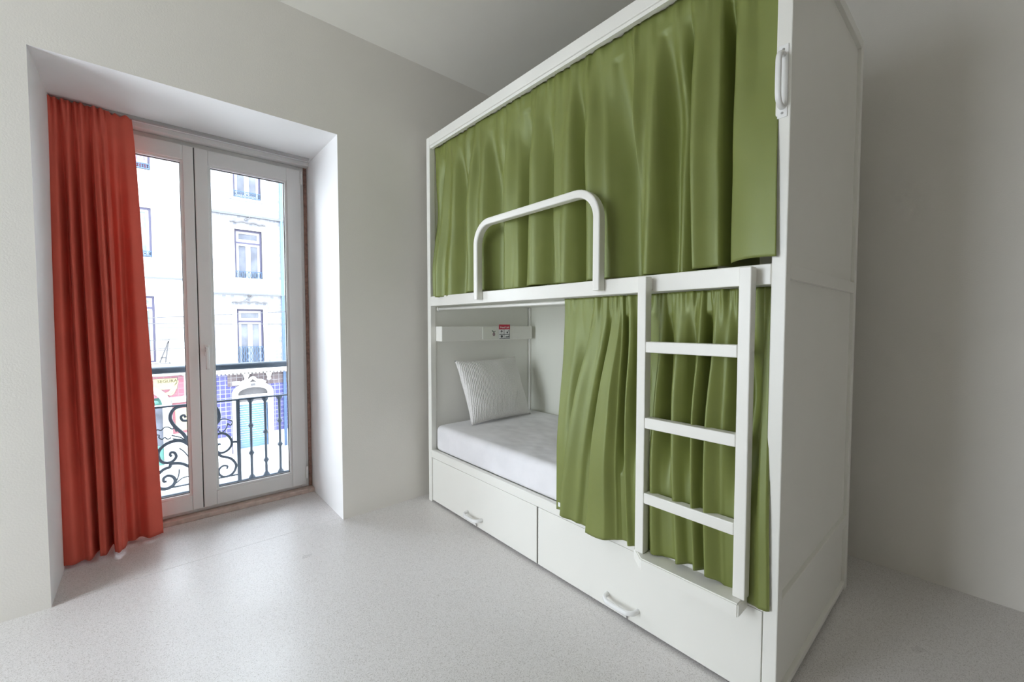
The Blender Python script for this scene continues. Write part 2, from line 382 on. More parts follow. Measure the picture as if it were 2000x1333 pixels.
# red curtain in the window reveal
OR = [(-0.359, 0.2, -0.352, 0.3), (-0.346, 0.8, -0.343, 0.7), (-0.322, 1.0, -0.304, 1.0), (-0.303, -0.8, -0.267, 0.55), (-0.283, 1.0, -0.246, 1.0), (-0.258, -0.9, -0.219, -0.8), (-0.242, 0.6, -0.21, 0.7), (-0.226, 0.9, -0.191, 0.8), (-0.2, -1.3, -0.167, -1.5), (-0.188, 0.6, -0.154, 0.7), (-0.175, 1.0, -0.14, 1.0), (-0.162, 0.1, -0.128, 0.5), (-0.149, 0.9, -0.12, 0.3), (-0.135, -1.3, -0.11, -1.3), (-0.118, -1.0, -0.085, -1.1), (-0.1, -1.7, -0.061, -1.8), (-0.069, -0.8, -0.018, -0.7), (-0.035, -1.2, 0.038, -1.2)]
def place_red(pos, d, t, u):
    amp = lerp(0.010, 0.062, sm(t / 0.35))
    y = lerp(3.055, 2.985, sm(t)) - d * amp * (1.0 if d > 0 else 0.8)
    y += 0.005 * noise.noise(Vector((pos * 9, t * 3, 1)))
    if u < 0.76: y -= 0.010 * math.exp(-t / 0.05) * math.sin(pos * 279 + 1.2)      # pinch pleats of the heading
    z = lerp(2.312, 0.022, t)
    if u > 0.80: z += (0.012 if t < 0.05 else 0) * math.sin((u - .8) * 40) ** 2 * -1.2
    return (pos + 0.006 * math.sin(t * 5 + u * 9) * t * (1 - t) * 2, y, z)
tag(cloth('window_curtain', 'orange_cloth', OR, place_red, 14, 110, warp=lambda t: (t ** 0.8, t)),
    'terracotta red floor-length curtain drawn to the left of the balcony window', 'curtain')

# ------------------------------------------------------------------ bunk bed
XF, XK, Y0, Y1, ZB = 1.4215, 2.38, 0.403, 2.497, 2.425
bunk = empty('bunk_bed', ((XF + XK) / 2, (Y0 + Y1) / 2, 0), 'white double-deck bunk bed with panelled end, drawers and privacy curtains', 'bunk bed')
P = 0.040
for y in (Y0, Y1 - P):
    bx('post', 'bunk_white', bunk, XF, XF + P, y, y + P, 0.0, ZB, 0.003)
    bx('post', 'bunk_white', bunk, XK - P, XK, y, y + P, 0.0, ZB, 0.003)
iy0, iy1 = Y0 + P, Y1 - P
bx('top_rail', 'bunk_white', bunk, XF, XF + 0.035, iy0, iy1, 2.368, ZB, 0.003)
bx('top_rail', 'bunk_white', bunk, XK - 0.035, XK, iy0, iy1, 2.368, ZB, 0.003)
bx('top_lip', 'bunk_white', bunk, XF + 0.006, XF + 0.028, iy0, iy1, 2.352, 2.3675, 0.001)
bx('middle_rail', 'bunk_white', bunk, XF, XF + 0.035, iy0, iy1, 1.321, 1.384, 0.003)
bx('middle_rail', 'bunk_white', bunk, XK - 0.035, XK, iy0, iy1, 1.321, 1.384, 0.003)
bx('lower_rail', 'bunk_white', bunk, XF, XF + 0.03, iy0, iy1, 0.304, 0.355, 0.003)
bx('upper_base', 'panel_white', bunk, XF + 0.036, XK - 0.036, iy0, iy1, 1.335, 1.355, 0)
bx('lower_base', 'panel_white', bunk, XF + 0.031, XK - 0.036, iy0, iy1, 0.315, 0.345, 0)
bx('back_panel', 'panel_white', bunk, XK - 0.052, XK - 0.0405, iy0, iy1, 0.02, 2.37, 0)
bx('corner_strip', 'bunk_white', bunk, XK - 0.066, XK - 0.0525, iy1 - 0.02, iy1 - 0.001, 0.36, 1.33, 0.002)
for (ya, yb, s) in ((Y0, Y0 + P, 0), (Y1 - P, Y1, 1)):                  # the two ends: rails with recessed panels
    xa, xb = XF + P, XK - P
    for n, (za, zb) in (('end_top_rail', (2.385, ZB)), ('end_middle_rail', (1.337, 1.384)), ('end_lower_rail', (0.302, 0.348)), ('end_bottom_rail', (0.018, 0.04))):
        bx(n, 'bunk_white', bunk, xa, xb, ya, yb, za, zb, 0.002)
    rec = 0.014
    for za, zb in ((1.384, 2.385), (0.348, 1.337), (0.04, 0.302)):
        bx('end_panel', 'bunk_white', bunk, xa, xb, ya + (rec if s == 0 else 0.004), yb - (rec if s == 1 else 0.004), za, zb, 0)
# drawers
for i, (ya, yb, cy) in enumerate(((1.4515, iy1 - 0.004, 1.970), (iy0 + 0.004, 1.4415, 0.955))):
    d = bx('drawer', 'bunk_white', bunk, XF + 0.004, XF + 0.024, ya, yb, 0.014, 0.3005, 0.002)
    bm = B()
    L = 0.072
    path = catmull([(XF + 0.004, cy - L, 0.072), (XF - 0.022, cy - L + 0.004, 0.072), (XF - 0.036, cy - L + 0.020, 0.071), (XF - 0.040, cy - 0.03, 0.07),
                    (XF - 0.040, cy + 0.03, 0.07), (XF - 0.036, cy + L - 0.020, 0.071), (XF - 0.022, cy + L - 0.004, 0.072), (XF + 0.004, cy + L, 0.072)], 5)
    sweep(bm, path, rrect(0.015, 0.019, 0.006), (0, 0, 1))
    h = obj('handle', bm, 'handle_white', d, True)
    bm = B(); box(bm, XF - 0.010, XF + 0.005, cy - 0.022, cy + 0.022, 0.036, 0.040, 0.001); box(bm, XF - 0.010, XF - 0.007, cy - 0.022, cy + 0.022, 0.030, 0.038, 0.001)
    obj('finger_pull', bm, 'handle_white', h)
    obj('lock_pin', lathe(B(), XF - 0.004, cy - 0.028, [(0.022, 0.003), (0.034, 0.003)], 8), 'screw_steel', h)
bx('drawer_divider', 'gasket', bunk, XF + 0.012, XF + 0.030, 1.4415, 1.4515, 0.014, 0.302, 0)
bm = B(); box(bm, XF + 0.05, XF + 0.06, iy0, iy1, 0.0, 0.30, 0); obj('plinth', bm, 'gasket', bunk)
# guard rail on the upper bunk
bm = B(); gx = XF - 0.021; ya, yb, zt, rr = 1.898, 1.068, 1.752, 0.115
path = [(gx, ya, 1.338), (gx, ya, zt - rr)] + [(gx, ya - rr + rr * math.cos(R(a)), zt - rr + rr * math.sin(R(a))) for a in range(8, 90, 8)] + [(gx, ya - rr, zt), (gx, yb + rr, zt)] + \
       [(gx, yb + rr - rr * math.sin(R(a)), zt - rr + rr * math.cos(R(a))) for a in range(8, 90, 8)] + [(gx, yb, zt - rr), (gx, yb, 1.338)]
sweep(bm, path, rrect(0.034, 0.042, 0.007), (1, 0, 0))
tag(obj('guard_rail', bm, 'bunk_white', bunk, False), 'arched white tubular guard rail in front of the upper curtain')
# grab handle on the corner post
bm = B(); hy = 0.424
box(bm, XF - 0.003, XF, hy - 0.013, hy + 0.013, 1.806, 2.014, 0.001)
g = obj('grab_handle', bm, 'handle_white', bunk)
path = catmull([(XF - 0.002, hy, 1.985), (XF - 0.024, hy, 1.983), (XF - 0.040, hy, 1.966), (XF - 0.043, hy, 1.935), (XF - 0.043, hy, 1.885), (XF - 0.040, hy, 1.854), (XF - 0.024, hy, 1.837), (XF - 0.002, hy, 1.835)], 5)
obj('grip', sweep(B(), path, rrect(0.013, 0.016, 0.006), (0, 1, 0)), 'handle_white', g, True)
for z in (2.001, 1.819):
    bm = B(); sweep(bm, [(XF - 0.0045, hy, z), (XF - 0.002, hy, z)], circ(0.0035, 8), (0, 1, 0)); obj('screw', bm, 'screw_steel', g)
# curtain rods
for z, x in ((2.332, XF + 0.062), (1.303, XF + 0.062)):
    bm = B(); sweep(bm, [(x, iy0, z), (x, iy1, z)], circ(0.0085, 10), (1, 0, 0)); obj('curtain_rod', bm, 'bunk_white', bunk, True)
    for y in (iy0 + 0.006, iy1 - 0.006):
        bm = B(); sweep(bm, [(x, y - 0.006, z), (x, y + 0.006, z)], circ(0.014, 12), (1, 0, 0)); obj('rod_socket', bm, 'bunk_white', bunk)
# reading-light box on the headboard of the lower bunk
yl0, yl1 = 2.384, iy1 + 0.003
lb = bx('headboard_box', 'bunk_white', bunk, XF + P + 0.001, 2.285, yl0, yl1, 1.086, 1.186, 0.003)
bx('switch_plate', 'panel_white', lb, 1.797, 1.932, yl0 - 0.004, yl0 + 0.001, 1.094, 1.180, 0.0015)
bm = B(); bmesh.ops.create_uvsphere(bm, u_segments=12, v_segments=8, radius=1.0)
for v in bm.verts: v.co = Vector((1.898 + v.co.x * 0.012, yl0 - 0.0042 + v.co.y * 0.0012, 1.128 + v.co.z * 0.014))
obj('printed_fruit', bm, 'icon_fruit', lb, True)
bm = B(); sweep(bm, [(1.880, yl0 - 0.0048, 1.155), (1.888, yl0 - 0.0048, 1.151), (1.897, yl0 - 0.0048, 1.141)], [(-0.004, -.0005), (0.004, -.0005), (0.004, .0005), (-0.004, .0005)], (0, 1, 0), [0.5, 1.0, 0.4])
sweep(bm, [(1.912, yl0 - 0.0048, 1.152), (1.906, yl0 - 0.0048, 1.148), (1.898, yl0 - 0.0048, 1.141)], [(-0.003, -.0005), (0.003, -.0005), (0.003, .0005), (-0.003, .0005)], (0, 1, 0), [0.5, 1.0, 0.4])
obj('printed_leaf', bm, 'icon_leaf', lb)
sx0, sx1, sz0, sz1 = 1.948, 2.052, 1.092, 1.198
st = tag(bx('instruction_sticker', 'sticker_white', lb, sx0, sx1, yl0 - 0.003, yl0 - 0.0002, sz0, sz1, 0), 'red and white instruction sticker with four small pictograms')
bx('red_header', 'sticker_red', lb, sx0 - 0.002, sx1, yl0 - 0.0036, yl0 - 0.0031, 1.163, 1.1985, 0)
RT = Matrix.Rotation(R(90), 3, 'X')
text('sticker_lettering', 'Head Lab', 0.022, ((sx0 + sx1) / 2, yl0 - 0.0039, 1.178), RT, 'sticker_white', lb, 0.0002)
bm = B(); xm, zm = (sx0 + sx1) / 2 - 0.004, 1.126
box(bm, xm - 0.0015, xm + 0.0015, yl0 - 0.0036, yl0 - 0.003, 1.094, 1.163); box(bm, sx0 + 0.002, sx1 - 0.002, yl0 - 0.0036, yl0 - 0.003, zm - 0.0015, zm + 0.0015)
box(bm, sx0 + 0.002, sx1 - 0.002, yl0 - 0.0036, yl0 - 0.003, 1.0935, 1.0965); box(bm, sx1 - 0.005, sx1 - 0.002, yl0 - 0.0036, yl0 - 0.003, 1.094, 1.163)
obj('pictogram_grid', bm, 'sticker_ink', lb)
def ico(fn):
    bm = B(); fn(bm); obj('pictogram', bm, 'sticker_ink', lb)
def lamp_i(bm):
    sweep(bm, [(1.972, yl0 - .0036, 1.156), (1.972, yl0 - .0036, 1.146)], [(-.004, -.0003), (.004, -.0003), (.004, .0003), (-.004, .0003)], (0, 1, 0), [0.6, 3.0]); box(bm, 1.9705, 1.9735, yl0 - .0039, yl0 - .0033, 1.134, 1.146)
def plug_i(bm):
    for cx, cz, r_ in ((2.026, 1.140, .007), (2.037, 1.151, .004)):
        c = bmesh.ops.create_circle(bm, cap_ends=True, segments=10, radius=r_)
        for v in c['verts']: v.co = Vector((cx + v.co.x, yl0 - .0037, cz + v.co.y))
def globe_i(bm):
    c = bmesh.ops.create_circle(bm, cap_ends=True, segments=12, radius=.010)
    for v in c['verts']: v.co = Vector((1.973 + v.co.x, yl0 - .0037, 1.111 + v.co.y))
def bed_i(bm):
    box(bm, 2.010, 2.044, yl0 - .0039, yl0 - .0033, 1.103, 1.110); box(bm, 2.040, 2.044, yl0 - .0039, yl0 - .0033, 1.103, 1.120); box(bm, 2.010, 2.013, yl0 - .0039, yl0 - .0033, 1.099, 1.110)
for fn in (lamp_i, plug_i, globe_i, bed_i): ico(fn)

# ladder hooked on the front
lad = empty('bunk_ladder', (1.389, 0.673, 0.34), 'white three-rung wooden ladder standing on its own step at the front of the bunk', 'ladder')
lx0, lx1 = 1.369, 1.409
for ya, yb in ((0.831, 0.866), (0.479, 0.515)):
    bx('stile', 'bunk_white', lad, lx0, lx1, ya, yb, 0.343, 1.375, 0.003)
    bx('bracket', 'bunk_white', lad, lx1, XF, ya + 0.004, yb - 0.004, 1.33, 1.37, 0)
for z in (1.117, 0.837, 0.556):
    bx('rung', 'bunk_white', lad, lx0 + 0.001, lx1 - 0.004, 0.5155, 0.8305, z - 0.020, z + 0.020, 0.003)
bm = B()
plan = [(1.340, 0.486), (1.340, 0.824), (1.392, 0.884), (XF, 0.884), (XF, 0.486)]
lo = [bm.verts.new((x, y, 0.297)) for x, y in plan]; hi = [bm.verts.new((x, y, 0.342)) for x, y in plan]
bm.faces.new(lo); bm.faces.new(hi)
for i in range(5): bm.faces.new((lo[i], lo[(i + 1) % 5], hi[(i + 1) % 5], hi[i]))
bmesh.ops.bevel(bm, geom=bm.edges[:], offset=0.004, segments=3, affect='EDGES')
obj('step', bm, 'bunk_white', lad)

# upper curtain
ku = [(2.452, 2.474), (2.359, 2.352), (2.288, 2.323), (2.128, 2.111), (1.971, 2.011), (1.786, 1.819), (1.717, 1.648), (1.577, 1.574), (1.483, 1.542), (1.395, 1.406), (1.32, 1.296), (1.236, 1.201),
      (1.163, 1.135), (1.059, 0.981), (0.969, 0.897), (0.949, 0.88), (0.837, 0.788), (0.737, 0.696), (0.711, 0.675), (0.631, 0.608), (0.6, 0.589), (0.564, 0.552), (0.502, 0.483), (0.445, 0.426)]
du = [-.2, -1, .8, -.6, .7, -.8, .7, -1, .8, -.4, 1, -.5, .6, -.6, -.5, 1, -.4, -.9, 1, .5, -1.3, .6, .3, .5]
UP = [(a, d, b_, d) for (a, b_), d in zip(ku, du)]
GA = [(random.uniform(0.06, .11), random.uniform(0, 6.28)) for _ in range(3)]
def place_up(y, d, t, u):
    ztop, zbot = 2.363, 1.391
    amp_o, amp_i = lerp(.004, .030, sm(t * 2.4)), lerp(.005, .115, sm(t * 2.0))
    x = XF + lerp(0.043, 0.040, sm(t * 1.3)) - d * (amp_o if d > 0 else amp_i)
    gather = math.exp(-max(0, t - 0.03) / 0.075)
    x -= gather * (0.016 * noise.noise(Vector((y * 21, t * 2, 2))) + 0.010 * noise.noise(Vector((y * 47, t * 3, 5))))
    x += 0.010 * noise.noise(Vector((y * 7, t * 3, 3))) * sm(t * 3) + 0.026 * noise.noise(Vector((y * 16, t * 1.5, 7))) * sm(t * 14) * math.exp(-t / 0.22)
    z = lerp(ztop, zbot, t) + 0.004 * math.sin(y * 14) * t
    x -= 0.020 * sm(t * 4) * (0.65 + 0.9 * noise.noise(Vector((y * 2.2, 0, 4)))) * math.sin(60 * y + 5 * noise.noise(Vector((y * 2.5, t * .6, 8)))) * sm((y - .62) / .15)
    if t < 0.09: x = min(x, XF + 0.050)
    edge = sm((y - 2.15) / 0.2) * sm((t - .35) / .5)
    x -= 0.045 * edge; z -= 0.026 * sm((y - 2.0) / 0.45) * t
    edge2 = sm((0.60 - y) / 0.12) * sm((t - .3) / .5)
    x -= 0.040 * edge2; z += 0.012 * edge2
    if t < 0.02: z += 0.002 * math.sin(y * 140)
    y += 0.32 * sm(t * 2) * (XF + 0.032 - x) * sm((2.40 - y) / .15) * sm((y - .47) / .1)      # folds lean over to the window side
    return (x, y, z)
tag(cloth('bunk_curtain', 'green_satin', UP, place_up, 14, 100), 'long olive green satin curtain closing off the upper bunk', 'curtain')

# lower curtain
kl = [(1.306, 1.305), (1.235, 1.282), (1.143, 1.263), (1.121, 1.248), (1.068, 1.176), (1.039, 1.111), (1.027, 1.1), (1.002, 1.0), (0.992, 0.966), (0.977, 0.947), (0.958, 0.904), (0.93, 0.884), (0.898, 0.872), (0.844, 0.846),
      (0.814, 0.800), (0.798, 0.739), (0.76, 0.697), (0.703, 0.66), (0.673, 0.631), (0.649, 0.602), (0.621, 0.594), (0.588, 0.557), (0.546, 0.521), (0.52, 0.502), (0.476, 0.468), (0.468, 0.448), (0.456, 0.431), (0.4485, 0.422)]
dl = [-.1, .0, -.5, 1.0, .4, -1.0, .9, 1.1, .2, -2.0, .5, -.8, -.9, -1, .6, -1.2, .8, -.7, 1.0, -2.0, 1.0, .1, -.8, -1.0, -.7, .5, .6, -.3]
LO = [(a, d * .8, b_, d) for (a, b_), d in zip(kl, dl)]
def place_lo(y, d, t, u):
    ztop, zbot = 1.318, 0.326
    amp_o = lerp(.006, .036, sm(t * 2.2)); amp_i = lerp(.008, .090, sm(t * 2.5)) * lerp(1, .07, sm((t - .28) / .48))
    if y < 0.52 or 0.82 < y < 0.88: amp_o *= lerp(1, .15, sm(t * 2))
    x = XF + lerp(0.040, -0.012, sm(t / .75)) - d * (amp_o if d > 0 else amp_i)
    gather = math.exp(-max(0, t - 0.02) / 0.06)
    x -= gather * (0.017 * noise.noise(Vector((y * 36, t * 2, 4))) + 0.010 * noise.noise(Vector((y * 75, t * 3, 6))))
    x += 0.003 * noise.noise(Vector((y * 9, t * 5, 9)))
    if t < 0.09: x = min(x, XF + 0.050)
    if t > .72: x = min(x, XF - 0.004)
    z = lerp(ztop, zbot, t) + t * (0.010 * math.sin(y * 21 + 1) + 0.018 * sm((y - 1.22) / .06) + 0.03 * sm((.9 - y) / .1) * sm((y - .5) / .1))
    y += 0.28 * sm(t * 2.5) * (XF + lerp(0.04, -.012, t) - x) * sm((1.28 - y) / .08) * sm((y - .47) / .1)
    return (x, y, z)
lc = cloth('bunk_curtain', 'green_satin', LO, place_lo, 12, 100)
tag(lc, 'olive green satin curtain of the lower bunk, pushed aside behind the ladder', 'curtain')
bx('care_tag', 'tag_white', lc, XF - 0.034, XF - 0.033, 1.262, 1.274, 0.372, 0.392, 0)

# mattress and pillow of the lower bunk
bm = box(B(), XF + 0.022, XK - 0.070, iy0 + 0.010, iy1 - 0.012, 0.347, 0.523, 0.038, 5)
mt = obj('mattress', bm, 'sheet_white', None, True)
tag(mt, 'white mattress with a fitted sheet on the lower bunk', 'mattress')
bm = B(); N = 36
A, Bv, T = Vector((1.607, 2.258, 0.526)), Vector((2.160, 2.264, 0.526)), Vector((1.560, 2.385, 0.955))
ux, wz = Bv - A, T - A; nn = ux.cross(wz).normalized()
G = {}
for s in (1, -1):
    for i in range(N + 1):
        for j in range(N + 1):
            a, b_ = i / N, j / N
            if s == -1 and (i in (0, N) or j in (0, N)): G[(s, i, j)] = G[(1, i, j)]; continue
            ea, eb = 1 - abs(2 * a - 1) ** 2.6, 1 - abs(2 * b_ - 1) ** 2.6
            th = 0.070 * (max(ea, 0) ** .55) * (max(eb, 0) ** .55)
            pa = a + (a - .5) * -.05 * (1 - abs(2 * b_ - 1) ** 3); pb = b_ + (b_ - .5) * -.05 * (1 - abs(2 * a - 1) ** 3)
            crease = 0.006 * noise.noise(Vector((a * 5, b_ * 5, s)))
            G[(s, i, j)] = bm.verts.new(A + ux * pa + wz * pb + nn * s * (th + crease * min(1, th / .03)))
for s in (1, -1):
    for i in range(N):
        for j in range(N):
            f = (G[(s, i, j)], G[(s, i + 1, j)], G[(s, i + 1, j + 1)], G[(s, i, j + 1)])
            bm.faces.new(f if s == 1 else f[::-1])
tag(obj('pillow', bm, 'pillow_quilt', None, True), 'white quilted pillow leaning against the headboard of the lower bunk', 'pillow')

# ------------------------------------------------------------------ balcony
tag(bx('balcony_slab', 'stone_white', None, -0.9, 1.5, 3.36, 3.66, -0.16, 0.045, 0.01), kind='structure')
YR = 3.5
rail = empty('balcony_railing', (0.25, YR, 0.045), 'dark wrought-iron balcony railing with scrollwork outside the window', 'railing')
bm = B(); sweep(bm, [(-0.85, YR, 0.905), (1.45, YR, 0.905)], rrect(0.044, 0.062, 0.016), (0, 1, 0)); obj('handrail', bm, 'iron', rail)
for z, hgt in ((0.667, 0.011), (0.082, 0.012), (0.132, 0.008)):
    bx('bar', 'iron', rail, -0.85 if z != 0.132 else 0.006, 1.45 if z != 0.132 else 0.468, YR - 0.009, YR + 0.009, z - hgt / 2, z + hgt / 2, 0.001)
for x in (0.468, 0.006): bx('upright', 'iron', rail, x - 0.011, x + 0.011, YR - 0.011, YR + 0.011, 0.045, 0.667, 0.001)
for k, x in enumerate((0.545, 0.637, 0.731, 0.825, 0.92, 1.015, 1.11, -0.07, -0.165, -0.26, -0.355)):
    z1, z2 = ((0.47, 0.27), (0.41, 0.20), (0.48, 0.30))[k % 3]
    pr = [(0.088, 0.022), (0.098, 0.020), (0.115, 0.009), (z2 - .018, 0.0085), (z2 - .008, .015), (z2, 0.019), (z2 + .008, .015), (z2 + .018, .0085), (z1 - .018, 0.0085), (z1 - .008, .015), (z1, 0.019), (z1 + .008, .015), (z1 + .018, .0085), (0.635, 0.010), (0.65, 0.020), (0.661, 0.022)]
    obj('baluster', lathe(B(), x, YR, pr), 'iron', rail, True)
def scroll(pts, w=0.020, thin=False, taper=True):
    path = catmull([(x, YR, z) for x, z in pts], 6); n = len(path)
    sc_ = [lerp(1.0, 0.62, i / (n - 1)) if taper else 1.0 for i in range(n)]
    obj('tendril' if thin else 'scroll', sweep(B(), path, rrect(w, w * 0.7, w * 0.2, 2), (0, 1, 0), sc_), 'iron', rail, True)
S1 = [(0.191, 0.401), (0.163, 0.469), (0.122, 0.525), (0.099, 0.571), (0.096, 0.605), (0.111, 0.641), (0.14, 0.658), (0.173, 0.66), (0.203, 0.648), (0.218, 0.611), (0.208, 0.574), (0.186, 0.561), (0.159, 0.565), (0.151, 0.59), (0.166, 0.599), (0.175, 0.582)]
S2 = [(0.191, 0.394), (0.167, 0.419), (0.138, 0.435), (0.097, 0.433), (0.059, 0.415), (0.033, 0.383), (0.031, 0.346), (0.047, 0.312), (0.076, 0.298), (0.105, 0.307), (0.12, 0.331), (0.112, 0.358), (0.095, 0.364), (0.089, 0.349), (0.097, 0.336)]
S3 = [(0.24, 0.225), (0.188, 0.249), (0.158, 0.272), (0.128, 0.285), (0.093, 0.287), (0.085, 0.269), (0.057, 0.261), (0.031, 0.24)]
S4 = [(0.01, 0.165), (0.029, 0.142), (0.066, 0.13), (0.098, 0.144), (0.111, 0.172), (0.1, 0.201), (0.074, 0.214), (0.053, 0.201), (0.054, 0.18), (0.068, 0.178)]
scroll(S1, 0.022); scroll(S2, 0.022); scroll(S3, 0.018, taper=False); scroll(S4, 0.022)
scroll([(0.191, 0.401), (0.215, 0.34), (0.238, 0.25), (0.24, 0.14)], 0.022, taper=False)
scroll([(0.285, 0.401), (0.262, 0.34), (0.24, 0.25)], 0.022, taper=False)
scroll([(0.342, 0.438), (0.365, 0.444), (0.396, 0.431), (0.42, 0.395), (0.426, 0.356), (0.406, 0.321), (0.371, 0.305), (0.344, 0.318), (0.337, 0.35), (0.351, 0.37), (0.362, 0.364)], 0.018)
scroll([(0.285, 0.401), (0.31, 0.428), (0.342, 0.438)], 0.022, taper=False)
scroll([(0.30, 0.33), (0.344, 0.303), (0.368, 0.28), (0.417, 0.256), (0.447, 0.209), (0.44, 0.164), (0.412, 0.136), (0.374, 0.135), (0.35, 0.159), (0.35, 0.192), (0.372, 0.212), (0.397, 0.205), (0.394, 0.186)], 0.018)
scroll([(0.285, 0.401), (0.32, 0.48), (0.353, 0.54), (0.356, 0.585), (0.342, 0.626), (0.31, 0.655), (0.28, 0.65), (0.265, 0.61), (0.285, 0.575)], 0.024)
scroll([(0.424, 0.371), (0.460, 0.366)], 0.014, taper=False)
for t_ in ([(0.116, 0.155), (0.15, 0.181), (0.186, 0.184)], [(0.134, 0.243), (0.129, 0.202), (0.114, 0.159)], [(0.137, 0.383), (0.16, 0.357), (0.189, 0.308)],
           [(0.125, 0.494), (0.116, 0.519), (0.102, 0.517), (0.087, 0.531), (0.07, 0.535), (0.057, 0.525), (0.047, 0.517), (0.03, 0.524), (0.021, 0.512), (0.026, 0.492), (0.038, 0.487), (0.037, 0.472), (0.051, 0.458), (0.066, 0.467), (0.08, 0.453), (0.097, 0.461)],
           [(0.185, 0.41), (0.15, 0.45), (0.10, 0.475)], [(0.188, 0.405), (0.15, 0.435), (0.105, 0.452)],
           [(0.355, 0.52), (0.368, 0.54), (0.392, 0.54), (0.414, 0.529), (0.433, 0.515), (0.423, 0.49), (0.404, 0.508)], [(0.404, 0.504), (0.397, 0.475), (0.372, 0.449), (0.351, 0.468), (0.36, 0.489)]):
    scroll(t_, 0.007, True, False)

# ------------------------------------------------------------------ street and the houses opposite
ZS = -4.15
tag(bx('street', 'pavement', None, -40, 50, 3.36, 22, ZS - 0.2, ZS, 0), kind='structure')
tag(bx('trim_3', 'stone_white', None, -40, 50, 17.6, 22, ZS, ZS + 0.12, 0), kind='structure')
tag(bx('wall_exterior', 'render_white', None, -40, 50, 3.30, 3.36, ZS, -0.16, 0), kind='structure')
tag(bx('wall_upper_storeys', 'render_white', None, XL - 0.15, 50, -6.0, 3.36, ZC + 0.26, 13.0, 0), kind='structure')   # rest of this building above the room, unseen; added to dim the houses opposite
YF = 20.0
def far_window(b, x0, x1, z0, z1, transom=None, railz=None, glass='far_glass', split=True, curtain=False):
    """recessed window with dark outer frame, white leaves, one pane per opening and an iron grille"""
    bm = B(); f = 0.07
    box(bm, x0, x0 + f, YF + .06, YF + .16, z0, z1); box(bm, x1 - f, x1, YF + .06, YF + .16, z0, z1)
    box(bm, x0 + f, x1 - f, YF + .06, YF + .16, z1 - f, z1); box(bm, x0 + f, x1 - f, YF + .06, YF + .16, z0, z0 + 0.05)
    if transom: box(bm, x0 + f, x1 - f, YF + .06, YF + .16, transom - .03, transom + .03)
    wn = obj('window', bm, 'frame_violet', b)
    cells = []
    a, c = x0 + f, x1 - f; zt_ = (transom - .03) if transom else z1 - f
    if transom: cells.append((a, c, transom + .03, z1 - f))
    m_ = (a + c) / 2
    cells += [(a, m_, z0 + .05, zt_), (m_, c, z0 + .05, zt_)] if split else [(a, c, z0 + .05, zt_)]
    for (p0, p1, q0, q1) in cells:
        bm = B(); k = 0.085
        box(bm, p0, p0 + k, YF + .09, YF + .14, q0, q1); box(bm, p1 - k, p1, YF + .09, YF + .14, q0, q1)
        box(bm, p0 + k, p1 - k, YF + .09, YF + .14, q0, q0 + k * 1.3); box(bm, p0 + k, p1 - k, YF + .09, YF + .14, q1 - k, q1)
        obj('leaf', bm, 'leaf_white', wn)
        bx('pane', 'far_curtain' if curtain else glass, wn, p0 + k, p1 - k, YF + .12, YF + .13, q0 + k * 1.3, q1 - k, 0)
    if railz:
        bm = B()
        box(bm, x0, x1, YF - .02, YF + .01, railz - .025, railz); box(bm, x0, x1, YF - .02, YF + .01, z0 + .02, z0 + .045)
        n = max(4, int((x1 - x0) / 0.13))
        for i in range(n):
            xx = x0 + (x1 - x0) * (i + .5) / n; hh = railz - .03 - z0 - .05; rows = 3 if hh > .5 else 2
            for r_ in range(rows):
                zc_ = z0 + .05 + hh * (r_ + .5) / rows; ra, rb = 0.042, hh / rows / 2
                path = [(xx + ra * math.cos(2 * math.pi * k / 10), YF - .005, zc_ + rb * math.sin(2 * math.pi * k / 10)) for k in range(11)]
                sweep(bm, path, [(-.011, -.008), (.011, -.008), (.011, .008), (-.011, .008)], (0, 1, 0))
        obj('grille', bm, 'grille_blue', wn)
    return wn
def surround(b, x0, x1, z0, z1, wd=0.16, proud=0.05, mat='stone_white', bottom=True):
    bm = B()
    box(bm, x0 - wd, x0, YF - proud, YF + .1, z0, z1); box(bm, x1, x1 + wd, YF - proud, YF + .1, z0, z1); box(bm, x0 - wd, x1 + wd, YF - proud, YF + .1, z1, z1 + wd)
    if bottom: box(bm, x0 - wd, x1 + wd, YF - proud, YF + .1, z0 - .09, z0)
    return obj('surround', bm, mat, b)
def pediment(b, xc, z):
    for pts, w_ in (([(-.62, 0), (-.5, .03), (-.38, .0), (-.2, .06), (0, .02), (.2, .06), (.38, 0), (.5, .03), (.62, 0)], .05), ([(-.12, .14), (0, .2), (.06, .26), (0, .30), (-.05, .26)], .05)):
        path = catmull([(xc + x, YF - .06, z + q) for x, q in pts], 4)
        obj('ornament', sweep(B(), path, [(-w_ / 2, -.03), (w_ / 2, -.03), (w_ / 2, .03), (-w_ / 2, .03)], (0, 1, 0)), 'stone_grey', b)

XM = 1.45                                                    # party wall between the two houses
